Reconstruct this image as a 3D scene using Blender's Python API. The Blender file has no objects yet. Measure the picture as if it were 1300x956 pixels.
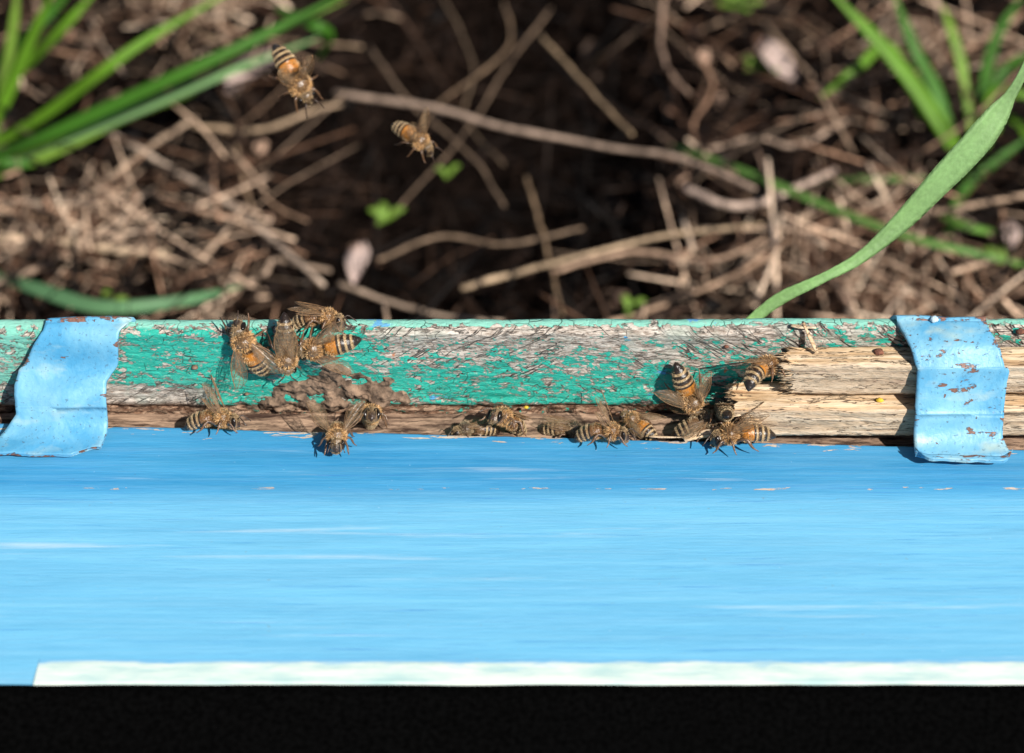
import bpy, math, random
from mathutils import Vector, Matrix, noise
random.seed(7)
R = math.radians
S = bpy.context.scene
COL = S.collection
# everything below is written in centimetres and brought to metres at the very end
# ------------------------------------------------------------------ camera
PITCH = R(42.0); LENS = 70.0; FPX = LENS/36*1300; DIST = 43.0
FWD = Vector((0, math.cos(PITCH), -math.sin(PITCH)))
UPV = Vector((0, math.sin(PITCH), math.cos(PITCH)))
RGT = Vector((1, 0, 0))
r0 = (FWD - UPV*(115/FPX)).normalized()
CAM = -DIST*r0
cd = bpy.data.cameras.new('camera'); cam = bpy.data.objects.new('camera', cd); COL.objects.link(cam)
S.camera = cam
cd.sensor_width = 36; cd.lens = LENS; cd.shift_y = -45/1300
cd.clip_start = 0.01; cd.clip_end = 200
cd.dof.use_dof = True; cd.dof.focus_distance = 0.425; cd.dof.aperture_fstop = 11.0
cam.location = CAM*0.01
cam.rotation_euler = (R(90)-PITCH, 0, 0)
# ------------------------------------------------------------------ world, sun, exposure
SUNV = Vector((0.46, -0.56, 0.70)).normalized()
el = math.asin(SUNV.z); az = math.atan2(SUNV.x, SUNV.y)
w = bpy.data.worlds.new("World"); S.world = w; w.use_nodes = True
wn = w.node_tree; bg = wn.nodes['Background']
sk = wn.nodes.new('ShaderNodeTexSky'); sk.sky_type = 'NISHITA'; sk.sun_disc = False
sk.sun_elevation = el; sk.sun_rotation = az
wn.links.new(sk.outputs[0], bg.inputs[0]); bg.inputs[1].default_value = 0.05
sd = bpy.data.lights.new('sun', 'SUN'); sd.energy = 5.0; sd.angle = R(0.5); sd.color = (1, .95, .88)
so = bpy.data.objects.new('sun', sd); COL.objects.link(so)
so.rotation_euler = SUNV.to_track_quat('Z', 'Y').to_euler()
S.view_settings.view_transform = 'Standard'; S.view_settings.look = 'None'
S.view_settings.gamma = 1; S.view_settings.use_curve_mapping = False
S.view_settings.exposure = 0.42

# ------------------------------------------------------------------ helpers
def ray(px, py): return (FWD + RGT*((px-650)/FPX) + UPV*((433-py)/FPX)).normalized()
def at(px, py, z=None, y=None, d=None):
    """the point (cm) seen at photo position px,py on a level z, on a depth y, or at a distance d"""
    r = ray(px, py)
    t = (z-CAM.z)/r.z if z is not None else (y-CAM.y)/r.y if y is not None else d
    return CAM + r*t
def px_of(p):
    v = Vector(p)-CAM; dd = v.dot(FWD)
    return 650+FPX*v.dot(RGT)/dd, 433-FPX*v.dot(UPV)/dd
def lerp(a, b, t): return a+(b-a)*t
def sstep(a, b, x):
    t = max(0, min(1, (x-a)/(b-a))); return t*t*(3-2*t)
def interp(tab, t):
    if t <= tab[0][0]: return tab[0][1]
    for (a, va), (b, vb) in zip(tab, tab[1:]):
        if t <= b: return lerp(va, vb, (t-a)/(b-a))
    return tab[-1][1]
def nz(x, y, z=0): return noise.noise((x, y, z))
def fbm(x, y, z=0, o=4): return sum(noise.noise((x*2**i, y*2**i, z+i*7))*.5**i for i in range(o))
def smooth_path(pts, n):
    P = [Vector(p) for p in pts]
    if len(P) == 2: return [P[0].lerp(P[1], i/n) for i in range(n+1)]
    P = [P[0]*2-P[1]]+P+[P[-1]*2-P[-2]]; out = []
    m = len(P)-3
    for i in range(n+1):
        t = i/n*m; k = min(int(t), m-1); t -= k
        a, b, c, d = P[k:k+4]
        out.append(.5*((2*b)+(c-a)*t+(2*a-5*b+4*c-d)*t*t+(3*b-a-3*c+d)*t**3))
    return out
class MB:
    def __init__(s): s.v = []; s.f = []; s.m = []; s.c = []; s.sm = []
    def vert(s, p, c=(1, 1, 1)): s.v.append(tuple(p)); s.c.append(tuple(c[:3])+(1,)); return len(s.v)-1
    def face(s, ids, m=0, sm=True): s.f.append(tuple(ids)); s.m.append(m); s.sm.append(sm)
    def rings(s, rings, col, m=0, sm=True, cap=True, mfun=None):
        n = len(rings[0]); base = []
        for i, r in enumerate(rings):
            c = col[i] if isinstance(col, list) else col
            base.append([s.vert(p, c(i, j) if callable(c) else c) for j, p in enumerate(r)])
        for i in range(len(rings)-1):
            for j in range(n):
                k = (j+1) % n
                s.face((base[i][j], base[i][k], base[i+1][k], base[i+1][j]), mfun(i, j) if mfun else m, sm)
        if cap: s.face(base[0][::-1], m, sm); s.face(base[-1], m, sm)
    def tube(s, pts, rad, n=6, col=(1, 1, 1), m=0, flat=1.0, hint=(0, 0, 1)):
        P = [Vector(p) for p in pts]; rs = []
        for i, p in enumerate(P):
            t = (P[min(i+1, len(P)-1)]-P[max(i-1, 0)]).normalized()
            h = Vector(hint); a = t.cross(h)
            if a.length < .05: a = t.cross(Vector((.3, 1, 0)))
            a.normalize(); b = a.cross(t)
            r = rad[i] if isinstance(rad, (list, tuple)) else rad
            rs.append([p+a*(r*math.cos(2*math.pi*k/n))+b*(r*flat*math.sin(2*math.pi*k/n)) for k in range(n)])
        s.rings(rs, col, m)
    def ellipsoid(s, c, r, n=12, k=8, col=(1, 1, 1), m=0, M=None):
        rs = []
        for i in range(k+1):
            a = math.pi*(i/k); a = min(max(a, .05), math.pi-.05)
            ring = []
            for j in range(n):
                b = 2*math.pi*j/n
                p = Vector((r[0]*math.cos(a), r[1]*math.sin(a)*math.cos(b), r[2]*math.sin(a)*math.sin(b)))
                if M: p = M @ p
                ring.append(p+Vector(c))
            rs.append(ring)
        s.rings(rs, col, m)
    def grid(s, nu, nv, fn, colf=None, m=0, keep=None, sm=True):
        ids = [[s.vert(fn(i/nu, j/nv), colf(i/nu, j/nv) if colf else (1, 1, 1)) for j in range(nv+1)] for i in range(nu+1)]
        for i in range(nu):
            for j in range(nv):
                if keep is None or keep((i+.5)/nu, (j+.5)/nv):
                    s.face((ids[i][j], ids[i+1][j], ids[i+1][j+1], ids[i][j+1]), m, sm)
        return ids
    def box(s, a, b, col=(1, 1, 1), m=0):
        x0, y0, z0 = a; x1, y1, z1 = b
        i = [s.vert(p, col) for p in ((x0,y0,z0),(x1,y0,z0),(x1,y1,z0),(x0,y1,z0),(x0,y0,z1),(x1,y0,z1),(x1,y1,z1),(x0,y1,z1))]
        for f in ((0,3,2,1),(4,5,6,7),(0,1,5,4),(1,2,6,5),(2,3,7,6),(3,0,4,7)): s.face([i[k] for k in f], m, False)
    def mesh(s, name, mats):
        me = bpy.data.meshes.new(name); me.from_pydata(s.v, [], s.f); me.update()
        for x in mats: me.materials.append(x)
        me.polygons.foreach_set('material_index', s.m); me.polygons.foreach_set('use_smooth', s.sm)
        a = me.color_attributes.new('Col', 'FLOAT_COLOR', 'POINT')
        a.data.foreach_set('color', [k for c in s.c for k in c])
        return me
    def build(s, name, mats, parent=None):
        if not isinstance(mats, (list, tuple)): mats = [mats]
        o = bpy.data.objects.new(name, s.mesh(name, mats)); COL.objects.link(o)
        if parent: o.parent = parent
        return o
def tag(o, label, cat=None, group=None, kind=None):
    if label: o['label'] = label
    if cat: o['category'] = cat
    if group: o['group'] = group
    if kind: o['kind'] = kind
    return o
def empty(name, loc=(0, 0, 0)):
    o = bpy.data.objects.new(name, None); o.location = loc; o.empty_display_size = .01; COL.objects.link(o); return o

# ------------------------------------------------------------------ materials
class NT:
    def __init__(s, name):
        s.mat = bpy.data.materials.new(name); s.mat.use_nodes = True; s.t = s.mat.node_tree
        s.b = s.t.nodes['Principled BSDF']; s.b.inputs['Specular IOR Level'].default_value = .35
        tc = s.t.nodes.new('ShaderNodeTexCoord'); s.tc = tc
        s.P = s.vm('MULTIPLY', tc.outputs['Object'], (100, 100, 100))      # object space in cm
    def put(s, sock, v):
        if v is None: return
        if isinstance(v, bpy.types.NodeSocket): s.t.links.new(v, sock)
        elif isinstance(v, (tuple, list)) and len(v) == 3 and sock.type == 'RGBA': sock.default_value = tuple(v)+(1,)
        else: sock.default_value = v
    def vm(s, op, a, b):
        n = s.t.nodes.new('ShaderNodeVectorMath'); n.operation = op; s.put(n.inputs[0], a); s.put(n.inputs[1], b); return n.outputs[0]
    def ma(s, op, a, b=0., c=0., clamp=False):
        n = s.t.nodes.new('ShaderNodeMath'); n.operation = op; n.use_clamp = clamp
        for i, v in enumerate((a, b, c)): s.put(n.inputs[i], v)
        return n.outputs[0]
    def map(s, v, scale=(1, 1, 1), rot=(0, 0, 0), loc=(0, 0, 0)):
        n = s.t.nodes.new('ShaderNodeMapping'); s.put(n.inputs[0], v); n.inputs[1].default_value = loc
        n.inputs[2].default_value = rot; n.inputs[3].default_value = scale; return n.outputs[0]
    def noise(s, v, scale=1, det=6, rough=.55, dist=0):
        n = s.t.nodes.new('ShaderNodeTexNoise'); s.put(n.inputs['Vector'], v); n.inputs['Scale'].default_value = scale
        n.inputs['Detail'].default_value = det; n.inputs['Roughness'].default_value = rough; n.inputs['Distortion'].default_value = dist
        return n.outputs[0]
    def vor(s, v, scale=1, feat='F1', out=0):
        n = s.t.nodes.new('ShaderNodeTexVoronoi'); n.feature = feat; s.put(n.inputs['Vector'], v); n.inputs['Scale'].default_value = scale
        return n.outputs[out]
    def ramp(s, f, stops, const=False):
        n = s.t.nodes.new('ShaderNodeValToRGB'); s.put(n.inputs[0], f); e = n.color_ramp.elements
        if const: n.color_ramp.interpolation = 'CONSTANT'
        while len(e) < len(stops): e.new(.5)
        for k, (p, c) in zip(e, stops):
            k.position = p; k.color = (c, c, c, 1) if not isinstance(c, tuple) else c+(1,)
        return n.outputs[0]
    def mix(s, f, a, b, mode='MIX'):
        n = s.t.nodes.new('ShaderNodeMix'); n.data_type = 'RGBA'; n.blend_type = mode
        s.put(n.inputs[0], f); s.put(n.inputs[6], a); s.put(n.inputs[7], b); return n.outputs[2]
    def attr(s, name='Col'):
        n = s.t.nodes.new('ShaderNodeAttribute'); n.attribute_name = name; return n.outputs['Color']
    def sep(s, c):
        n = s.t.nodes.new('ShaderNodeSeparateColor'); s.put(n.inputs[0], c); return n.outputs
    def sxyz(s, c):
        n = s.t.nodes.new('ShaderNodeSeparateXYZ'); s.put(n.inputs[0], c); return n.outputs
    def bump(s, h, dist_cm=.05, strength=1):
        n = s.t.nodes.new('ShaderNodeBump'); n.inputs['Distance'].default_value = dist_cm*.01
        n.inputs['Strength'].default_value = strength; s.put(n.inputs['Height'], h)
        s.t.links.new(n.outputs[0], s.b.inputs['Normal'])
    def done(s, col=None, rough=None, **k):
        s.put(s.b.inputs['Base Color'], col); s.put(s.b.inputs['Roughness'], rough)
        for a, v in k.items(): s.put(s.b.inputs[a.replace('_', ' ')], v)
        return s.mat
M = {}
def mk_rail():
    n = NT('peeling_green_paint'); P = n.P
    a = n.sep(n.attr()); dens, brown, pale = a[0], a[1], a[2]
    big = n.noise(n.map(n.map(P, (1, 1, 1), (0, R(-14), 0)), (.8, 1, 1.9)), 2.3, 9, .70, .8)
    fine = n.noise(n.map(P, (1, 1, 2.0)), 4.6, 7, .68, .5)
    f = n.ma('ADD', dens, n.ma('MULTIPLY', n.ma('SUBTRACT', big, .5), 3.2))
    f = n.ma('ADD', f, n.ma('MULTIPLY', n.ma('SUBTRACT', fine, .5), 3.0))
    mask = n.ramp(f, [(.47, 0.), (.5, 1.)])
    # weathered wood
    g = n.noise(n.map(P, (1.2, 3, 5)), 3.0, 8, .68, .6)
    g2 = n.noise(n.map(P, (1.2, 3, 5)), 9.0, 5, .6)
    wood = n.ramp(g, [(.30, (.09, .065, .05)), (.42, (.34, .28, .23)), (.52, (.58, .51, .44)), (.72, (.72, .66, .58))])
    wood = n.mix(n.ramp(g2, [(.36, .6), (.52, 0.)]), wood, (.22, .15, .11))
    wood = n.mix(n.ramp(n.noise(P, 1.3, 3), [(.5, 0.), (.68, .45)]), wood, (.30, .42, .36))
    PR = n.map(P, (1, 1, 1), (0, R(34), 0)); PL = n.map(P, (1, 1, 1), (0, R(-36), 0)); ln1 = n.noise(n.map(PR, (.22, .3, 2.2)), 2.0, 3, .5, .15); ln2 = n.noise(n.map(PL, (.2, .3, 2.0)), 1.6, 3, .5, .12)
    ln = n.mix(n.ramp(n.ma('MULTIPLY', n.ma('ADD', n.sxyz(P)[0], 10), .05), [(.52, 0.), (.58, 1.)]), ln1, ln2)
    crack = n.ramp(n.ma('ABSOLUTE', n.ma('SUBTRACT', ln, .5)), [(.004, 1.), (.022, 0.)])
    crack2 = n.ramp(n.ma('ABSOLUTE', n.ma('SUBTRACT', n.noise(n.map(P, (.35, 1, 3.4)), 3.6, 5, .6, .5), .52)), [(.003, 1.), (.017, 0.)])
    ck = n.ma('MULTIPLY', n.ma('MAXIMUM', crack, crack2), n.ramp(n.noise(P, 1.1, 4, .6), [(.36, .1), (.56, 1.)]))
    wood = n.mix(n.ma('MULTIPLY', ck, .92), wood, (.03, .022, .018))
    bw = n.ramp(g, [(.34, (.035, .018, .011)), (.47, (.21, .11, .065)), (.62, (.46, .31, .21))])
    wood = n.mix(brown, wood, bw)
    # paint
    pc = n.mix(n.noise(P, 1.1, 5), (.01, .33, .25), (.04, .51, .385))
    pc = n.mix(pale, pc, (.26, .60, .48))
    pc = n.mix(n.ramp(n.noise(n.map(P, (1, 1, 1.6)), 11, 5, .65), [(.56, 0.), (.66, .8)]), pc, (.30, .50, .40))
    pck = n.ramp(n.vor(n.map(P, (1, 1, 1.7)), 3.0, 'DISTANCE_TO_EDGE'), [(.0, 1.), (.022, 0.)])
    pck = n.ma('MULTIPLY', pck, n.ramp(n.noise(P, 1.7, 2), [(.48, 0.), (.56, 1.)]))
    pc = n.mix(pck, pc, (.06, .09, .07))
    blue = n.ramp(n.noise(n.map(P, (.8, 1, 2), loc=(3.3, 0, .4)), 1.25, 5, .6), [(.665, 0.), (.68, 1.)])
    pc = n.mix(n.ma('MULTIPLY', blue, .8), pc, (.10, .33, .68))
    orange = n.ramp(n.noise(P, 4.2, 3, .5), [(.72, 0.), (.74, 1.)])
    col = n.mix(mask, wood, pc); col = n.mix(n.ma('MULTIPLY', orange, .85), col, (.50, .17, .07))
    h = n.ma('ADD', n.ma('MULTIPLY', mask, .75), n.ma('MULTIPLY', g, .8))
    h = n.ma('SUBTRACT', h, n.ma('MULTIPLY', ck, n.ma('SUBTRACT', 1.1, mask)))
    h = n.ma('ADD', h, n.ma('MULTIPLY', fine, .45)); h = n.ma('SUBTRACT', h, n.ma('MULTIPLY', pck, .5))
    n.bump(h, .07, 1)
    return n.done(col, n.ramp(mask, [(0, .85), (1, .42)]))
M['rail'] = mk_rail()
def mk_blue():
    n = NT('sky_blue_paint'); P = n.P; a = n.sep(n.attr())      # r: near the worn edge, g: along the bevel, b: dry pale part
    st = n.noise(n.map(P, (.10, 1.6, 1)), 1.6, 9, .62, .1)
    st2 = n.noise(n.map(P, (.5, 8, 3)), 3, 6, .6, .3)
    c = n.mix(n.ramp(st, [(.36, 0.), (.68, 1.)]), (.032, .262, .50), (.072, .365, .60))
    c = n.mix(n.ma('MULTIPLY', n.ramp(st2, [(.40, 0.), (.70, 1.)]), .35), c, (.17, .48, .72))
    st3 = n.noise(n.map(P, (.09, 5, 1), loc=(0, 0, 3)), 1.5, 8, .7, .1)
    c = n.mix(n.ma('MULTIPLY', n.ramp(st3, [(.46, 0.), (.70, 1.)]), .30), c, (.34, .62, .80))
    c = n.mix(n.ma('MULTIPLY', n.ramp(st3, [(.34, 1.), (.47, 0.)]), .13), c, (.04, .25, .55))
    dk = n.ramp(n.noise(n.map(P, (1, 1.5, 1), loc=(9, 2, 0)), 5.5, 4, .6), [(.70, 0.), (.73, .6)]); c = n.mix(dk, c, (.13, .12, .11))
    c = n.mix(n.ma('MULTIPLY', n.ramp(n.noise(n.map(P, (.3, .7, 1)), 1.1, 5, .6), [(.4, 0.), (.7, 1.)]), .22), c, (.09, .32, .54))
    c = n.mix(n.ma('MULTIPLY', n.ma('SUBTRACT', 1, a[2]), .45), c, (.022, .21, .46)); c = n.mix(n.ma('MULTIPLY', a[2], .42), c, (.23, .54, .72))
    ch = n.noise(n.map(P, (.55, 2.6, 1)), 2.6, 7, .6, .4)
    f = n.ma('ADD', ch, n.ma('MULTIPLY', n.ma('SUBTRACT', n.ma('MAXIMUM', a[0], a[1]), 1), .30))
    chip = n.ramp(f, [(.545, 0.), (.56, 1.)])
    sp = n.ramp(n.noise(n.map(P, (1, 2, 1)), 7, 3), [(.74, 0.), (.76, .7)])
    wc = n.mix(n.noise(P, 12, 4), (.34, .22, .15), (.75, .68, .58))
    c = n.mix(chip, c, wc); c = n.mix(n.ma('MULTIPLY', sp, .5), c, (.55, .72, .85))
    pk = n.ramp(n.noise(n.map(P, (.07, 1.8, 1), loc=(4.1, 1.7, 0)), 1.5, 7, .62), [(.62, 0.), (.74, .45)])
    c = n.mix(pk, c, (.60, .68, .70))
    lines = n.ramp(n.noise(n.map(P, (.16, 10, 1)), 2.2, 5, .6, .2), [(.335, .55), (.37, 0.)])
    c = n.mix(lines, c, (.05, .22, .52))
    h = n.ma('ADD', n.ma('MULTIPLY', st2, .8), n.ma('MULTIPLY', n.noise(P, 14, 3), .22)); h = n.ma('SUBTRACT', h, n.ma('MULTIPLY', chip, .35))
    n.bump(h, .012, 1)
    return n.done(c, .48)
M['blue'] = mk_blue()
def mk_strap():
    n = NT('painted_sheet_metal'); P = n.P; a = n.sep(n.attr())
    c = n.mix(n.ramp(n.noise(P, .9, 6, .6, .5), [(.35, 0.), (.66, 1.)]), (.07, .29, .49), (.20, .44, .58))
    yel = n.ramp(n.noise(n.map(P, (.7, 1, 1.6), loc=(1, 5, 2)), 1.1, 4), [(.56, 0.), (.74, .6)])
    c = n.mix(yel, c, (.52, .56, .38))
    f = n.ma('ADD', n.noise(n.map(P, (.8, 1.6, 1.6)), 4.2, 7, .66, .3), n.ma('MULTIPLY', a[0], .13)); f = n.ma('ADD', f, n.ma('MULTIPLY', n.ma('SUBTRACT', n.noise(n.map(P, (1, 1, 1), loc=(7, 3, 1)), .8, 3), .5), .45)); f = n.ma('SUBTRACT', f, n.ma('MULTIPLY', a[1], .055))
    r1 = n.ramp(f, [(.645, 0.), (.66, 1.)])
    sp = n.ramp(n.noise(n.map(P, (1, 1, 1)), 13, 4, .6), [(.625, 0.), (.65, .6)])
    rust = n.mix(n.noise(P, 14, 4), (.07, .032, .022), (.30, .15, .11))
    c = n.mix(n.ma('MULTIPLY', sp, .8), c, (.06, .10, .15)); c = n.mix(r1, c, rust)
    h = n.ma('SUBTRACT', n.ma('MULTIPLY', n.noise(P, 8, 5), .5), n.ma('MULTIPLY', r1, .4))
    n.bump(h, .035, 1)
    return n.done(c, .42)
M['strap'] = mk_strap()
def mk_pine(name, dark=0):
    n = NT(name); P = n.P; a = n.sep(n.attr())        # r: how weathered
    g = n.noise(n.map(P, (.22, 3.6, 3.6)), 2.0, 9, .6, .3)
    c = n.ramp(g, [(.3, (.26, .13, .055)), (.43, (.52, .34, .18)), (.56, (.69, .52, .34)), (.75, (.80, .66, .49))])
    rg = n.noise(n.map(P, (1.6, 6, 6)), 4, 7, .65, .5)
    c = n.mix(n.ma('MULTIPLY', a[0], .62), c, n.ramp(rg, [(.3, (.20, .13, .09)), (.42, (.46, .37, .29)), (.65, (.64, .53, .43))]))
    cr = n.ramp(n.ma('ABSOLUTE', n.ma('SUBTRACT', n.noise(n.map(P, (.3, 3, 3), loc=(2, 2, 2)), 1.7, 5, .6, .4), .5)), [(.003, .85), (.012, 0.)])
    c = n.mix(cr, c, (.10, .06, .04))
    h = n.ma('SUBTRACT', n.ma('ADD', g, n.ma('MULTIPLY', rg, a[0])), cr); n.bump(h, .06, 1)
    return n.done(c, .75)
M['pine'] = mk_pine('raw_pine')
def mk_simple(name, c1, c2, sc=5, rough=.8, bump=.03, lo=.35, hi=.65, st=(1, 1, 1)):
    n = NT(name); f = n.noise(n.map(n.P, st), sc, 7, .62)
    n.bump(f, bump, 1); return n.done(n.ramp(f, [(lo, c1), (hi, c2)]), rough)
M['brownwood'] = mk_simple('bare_brown_wood', (.045, .022, .014), (.42, .28, .19), 2.2, .8, .09, .38, .60, st=(.45, 3.4, 3.4))
M['mud'] = mk_simple('dried_mud', (.03, .02, .014), (.30, .20, .135), 3.2, .95, .09, .34, .66)
M['felt'] = mk_simple('added_black_felt', (.001, .001, .001), (.003, .003, .003), 9, 1.0, .02)  # added sheet, black and without sheen to keep the near end dark
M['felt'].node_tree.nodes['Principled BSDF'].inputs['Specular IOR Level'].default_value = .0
def mk_pale():
    n = NT('pale_green_paint'); a = n.sep(n.attr()); f = n.noise(n.map(n.P, (.4, 2, 2)), 1.8, 7, .62)
    c = n.ramp(f, [(.35, (.42, .60, .58)), (.6, (.68, .75, .68))])
    w = n.ma('ADD', a[0], n.ma('MULTIPLY', n.ma('SUBTRACT', n.noise(n.map(n.P, (.5, 2, 2)), 2.4, 5), .5), 1.2))
    c = n.mix(n.ramp(w, [(.3, 1.), (.75, 0.)]), c, (.16, .44, .68)); n.bump(f, .02); return n.done(c, .6)
M['pale'] = mk_pale()
M['flake'] = mk_simple('pale_blue_flake', (.35, .55, .68), (.62, .72, .76), 6, .6, .05)
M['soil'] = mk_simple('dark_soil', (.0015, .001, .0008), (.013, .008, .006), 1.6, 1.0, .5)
M['rust'] = mk_simple('rusty_iron', (.05, .02, .015), (.25, .10, .06), 14, .8, .03)
M['pollen'] = mk_simple('yellow_crumb', (.45, .28, .02), (.75, .55, .05), 12, .8, .03)
def mk_vc(name, rough=.5, amt=.35, sc=6, trans=0, spec=.35, st=(1, 1, 1)):
    n = NT(name); c = n.attr(); f = n.noise(n.map(n.P, st), sc, 5)
    c = n.mix(amt, c, n.mix(1, c, n.ramp(f, [(.3, .25), (.7, 1.7)]), 'MULTIPLY'))
    n.bump(f, .02, 1)
    m = n.done(c, rough, Specular_IOR_Level=spec)
    if trans:
        t = n.t; tr = t.nodes.new('ShaderNodeBsdfTranslucent'); t.links.new(n.mix(1, c, (1.5, 1.35, .3), 'MULTIPLY'), tr.inputs[0])
        mx = t.nodes.new('ShaderNodeMixShader'); mx.inputs[0].default_value = trans
        t.links.new(n.b.outputs[0], mx.inputs[1]); t.links.new(tr.outputs[0], mx.inputs[2])
        t.links.new(mx.outputs[0], t.nodes['Material Output'].inputs[0])
    return m
M['soil'].node_tree.nodes['Principled BSDF'].inputs['Specular IOR Level'].default_value = .03
M['straw'] = mk_vc('dry_straw', .6, .75, 3.5, spec=.18)
M['grass'] = mk_vc('green_grass_blade', .5, .16, 9, .35, .3, (1, 1, 1))
M['bee'] = mk_vc('bee_shell', .28, .25, 16, 0, .6)
M['fur'] = mk_vc('bee_fur', .6, .1, 8, 0, .3)
M['eye'] = mk_simple('bee_eye', (.006, .004, .003), (.014, .009, .007), 20, .18, .005)
def mk_wing():
    n = NT('bee_wing_membrane')
    n.done((.42, .30, .18), .25, Alpha=.11, Specular_IOR_Level=1.0)
    n.bump(n.noise(n.P, 9, 3), .02, .6)
    return n.mat
M['wing'] = mk_wing(); M['vein'] = mk_simple('bee_wing_vein', (.12, .06, .03), (.30, .18, .09), 9, .4, .0)

# ------------------------------------------------------------------ ground (one sheet) and litter
GZ = -14.0
HC = at(610, 150, z=GZ)                                # the bare hollow among the dry stems
def hollow(x, y): 
    d = math.hypot((x-HC.x)/8.5, (y-HC.y)/13)
    d2 = math.hypot((x-HC.x+.6)/5.5, (y-21)/6)
    return max(1-sstep(.5, 1.15, d), .8*(1-sstep(.5, 1.1, d2)))
def gh(x, y):
    if abs(x) > 60 or y > 90 or y < -60: return GZ
    return GZ + 1.0*fbm(x*.16, y*.16, 3) + .25*fbm(x*.9, y*.9, 1) - 1.2 - 3.2*hollow(x, y)
b = MB()
xs = [-2000, -600, -200, -90]+[i*.8 for i in range(-75, 76)]+[90, 200, 600, 2000]
ys = [-2000, -600, -200, -90, -60, -40, -20]+[i*.8 for i in range(-5, 100)]+[95, 200, 600, 2000]
ids = [[b.vert((x, y, gh(x, y))) for y in ys] for x in xs]
for i in range(len(xs)-1):
    for j in range(len(ys)-1): b.face((ids[i][j], ids[i+1][j], ids[i+1][j+1], ids[i][j+1]))
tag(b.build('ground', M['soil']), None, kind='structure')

STRAW = [(.10, .052, .03), (.36, .23, .15), (.045, .024, .014), (.03, .016, .010), (.46, .32, .22), (.014, .008, .005), (.07, .037, .022), (.02, .011, .007), (.03, .016, .010), (.012, .007, .0045)]  # near-black tones carry the deep shade between the pieces
def shade_patch(x, y): return .22 if noise.noise((x*.19+8, y*.24, 5))+.35*noise.noise((x*.7, y*.8, 1)) < .0 else 1  # dappled shade painted into the litter as noise patches of darker colour
def jit(c, a=.2):
    k = 1+random.uniform(-a, a); return tuple(max(0, min(1, v*k)) for v in c)
lt = MB()
cnt = 0
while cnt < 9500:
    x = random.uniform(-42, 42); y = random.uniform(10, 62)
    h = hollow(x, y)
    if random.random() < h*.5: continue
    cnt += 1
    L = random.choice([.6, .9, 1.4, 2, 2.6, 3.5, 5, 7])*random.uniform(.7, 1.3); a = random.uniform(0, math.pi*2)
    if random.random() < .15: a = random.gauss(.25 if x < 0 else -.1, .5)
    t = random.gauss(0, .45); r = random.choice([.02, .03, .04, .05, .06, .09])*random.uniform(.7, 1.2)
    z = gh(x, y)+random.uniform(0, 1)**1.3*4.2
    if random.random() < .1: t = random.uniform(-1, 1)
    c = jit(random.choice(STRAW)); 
    if h > .3: c = tuple(v*.7 for v in jit(random.choice(STRAW[2:4]+STRAW[5:])))  # the hollow's shade is put into its straw colour
    c = tuple(v*shade_patch(x, y) for v in c)
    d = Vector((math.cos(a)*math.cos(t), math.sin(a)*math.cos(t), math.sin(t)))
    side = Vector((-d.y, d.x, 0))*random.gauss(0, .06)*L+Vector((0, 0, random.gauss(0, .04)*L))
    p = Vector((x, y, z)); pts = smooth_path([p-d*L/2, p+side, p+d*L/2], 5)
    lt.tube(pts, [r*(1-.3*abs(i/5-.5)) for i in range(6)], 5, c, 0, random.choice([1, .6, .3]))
hot = 0
while hot < 3000:                                        # bleached pieces lying on top, in drifts
    x = random.uniform(-36, 36); y = random.uniform(14, 52)
    if hollow(x, y) > .1: continue
    k = noise.noise((x*.13+4, y*.16, 2))+(.25 if (x < -9 and y < 32) or (8 < x < 22 and y < 36) else 0)-(.5 if shade_patch(x, y) < 1 else 0)
    if k < random.uniform(-.02, .45): continue
    hot += 1
    a = random.gauss(.3 if x < 0 else 1.4, 1.0); t = random.gauss(0, .35); L = random.choice([.8, 1.5, 2.5, 4, 6])*random.uniform(.7, 1.2); r = random.choice([.02, .025, .03, .04, .055, .08])
    d = Vector((math.cos(a)*math.cos(t), math.sin(a)*math.cos(t), math.sin(t))); p = Vector((x, y, gh(x, y)+random.uniform(1.2, 3.2)))
    pts = smooth_path([p-d*L/2, p+Vector((-d.y, d.x, 0))*random.gauss(0, .03)*L, p+d*L/2], 5)
    lt.tube(pts, [r*(1-.4*abs(i/5-.5)) for i in range(6)], 5, jit(random.choice([(.88, .66, .48), (.76, .54, .38), (.40, .235, .15), (.11, .055, .032), (.05, .025, .015)])), 0, random.choice([.9, .5, .25]))
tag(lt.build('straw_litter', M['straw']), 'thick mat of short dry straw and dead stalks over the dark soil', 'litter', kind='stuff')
lf = MB()
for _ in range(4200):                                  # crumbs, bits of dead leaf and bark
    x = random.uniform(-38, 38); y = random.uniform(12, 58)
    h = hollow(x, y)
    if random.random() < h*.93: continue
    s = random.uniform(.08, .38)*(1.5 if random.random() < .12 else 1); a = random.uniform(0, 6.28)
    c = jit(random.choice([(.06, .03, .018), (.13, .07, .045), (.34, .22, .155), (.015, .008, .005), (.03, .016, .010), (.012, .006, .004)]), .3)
    c = tuple(v*shade_patch(x, y) for v in c)
    n = random.choice([5, 6, 7]); z = gh(x, y)+random.uniform(.05, 1.9)
    tx, ty = random.uniform(-.7, .7), random.uniform(-.7, .7)
    rr = [s*random.uniform(.6, 1.1) for _ in range(n)]
    el_ = random.uniform(.5, 1)
    def ring(dz, k):
        out = []
        for i in range(n):
            u = rr[i]*k*math.cos(i/n*6.28); v = rr[i]*k*math.sin(i/n*6.28)*el_
            X = u*math.cos(a)-v*math.sin(a); Y = u*math.sin(a)+v*math.cos(a)
            out.append((x+X, y+Y, z+dz+X*tx+Y*ty+.5*(X*X-Y*Y)))
        return out
    lf.rings([ring(0, 1), ring(.05, .85)], c, 0, False)
tag(lf.build('leaf_crumbs', M['straw']), 'brown crumbs of dead leaf and bark scattered among the straw', 'leaf litter', kind='stuff')

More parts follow.
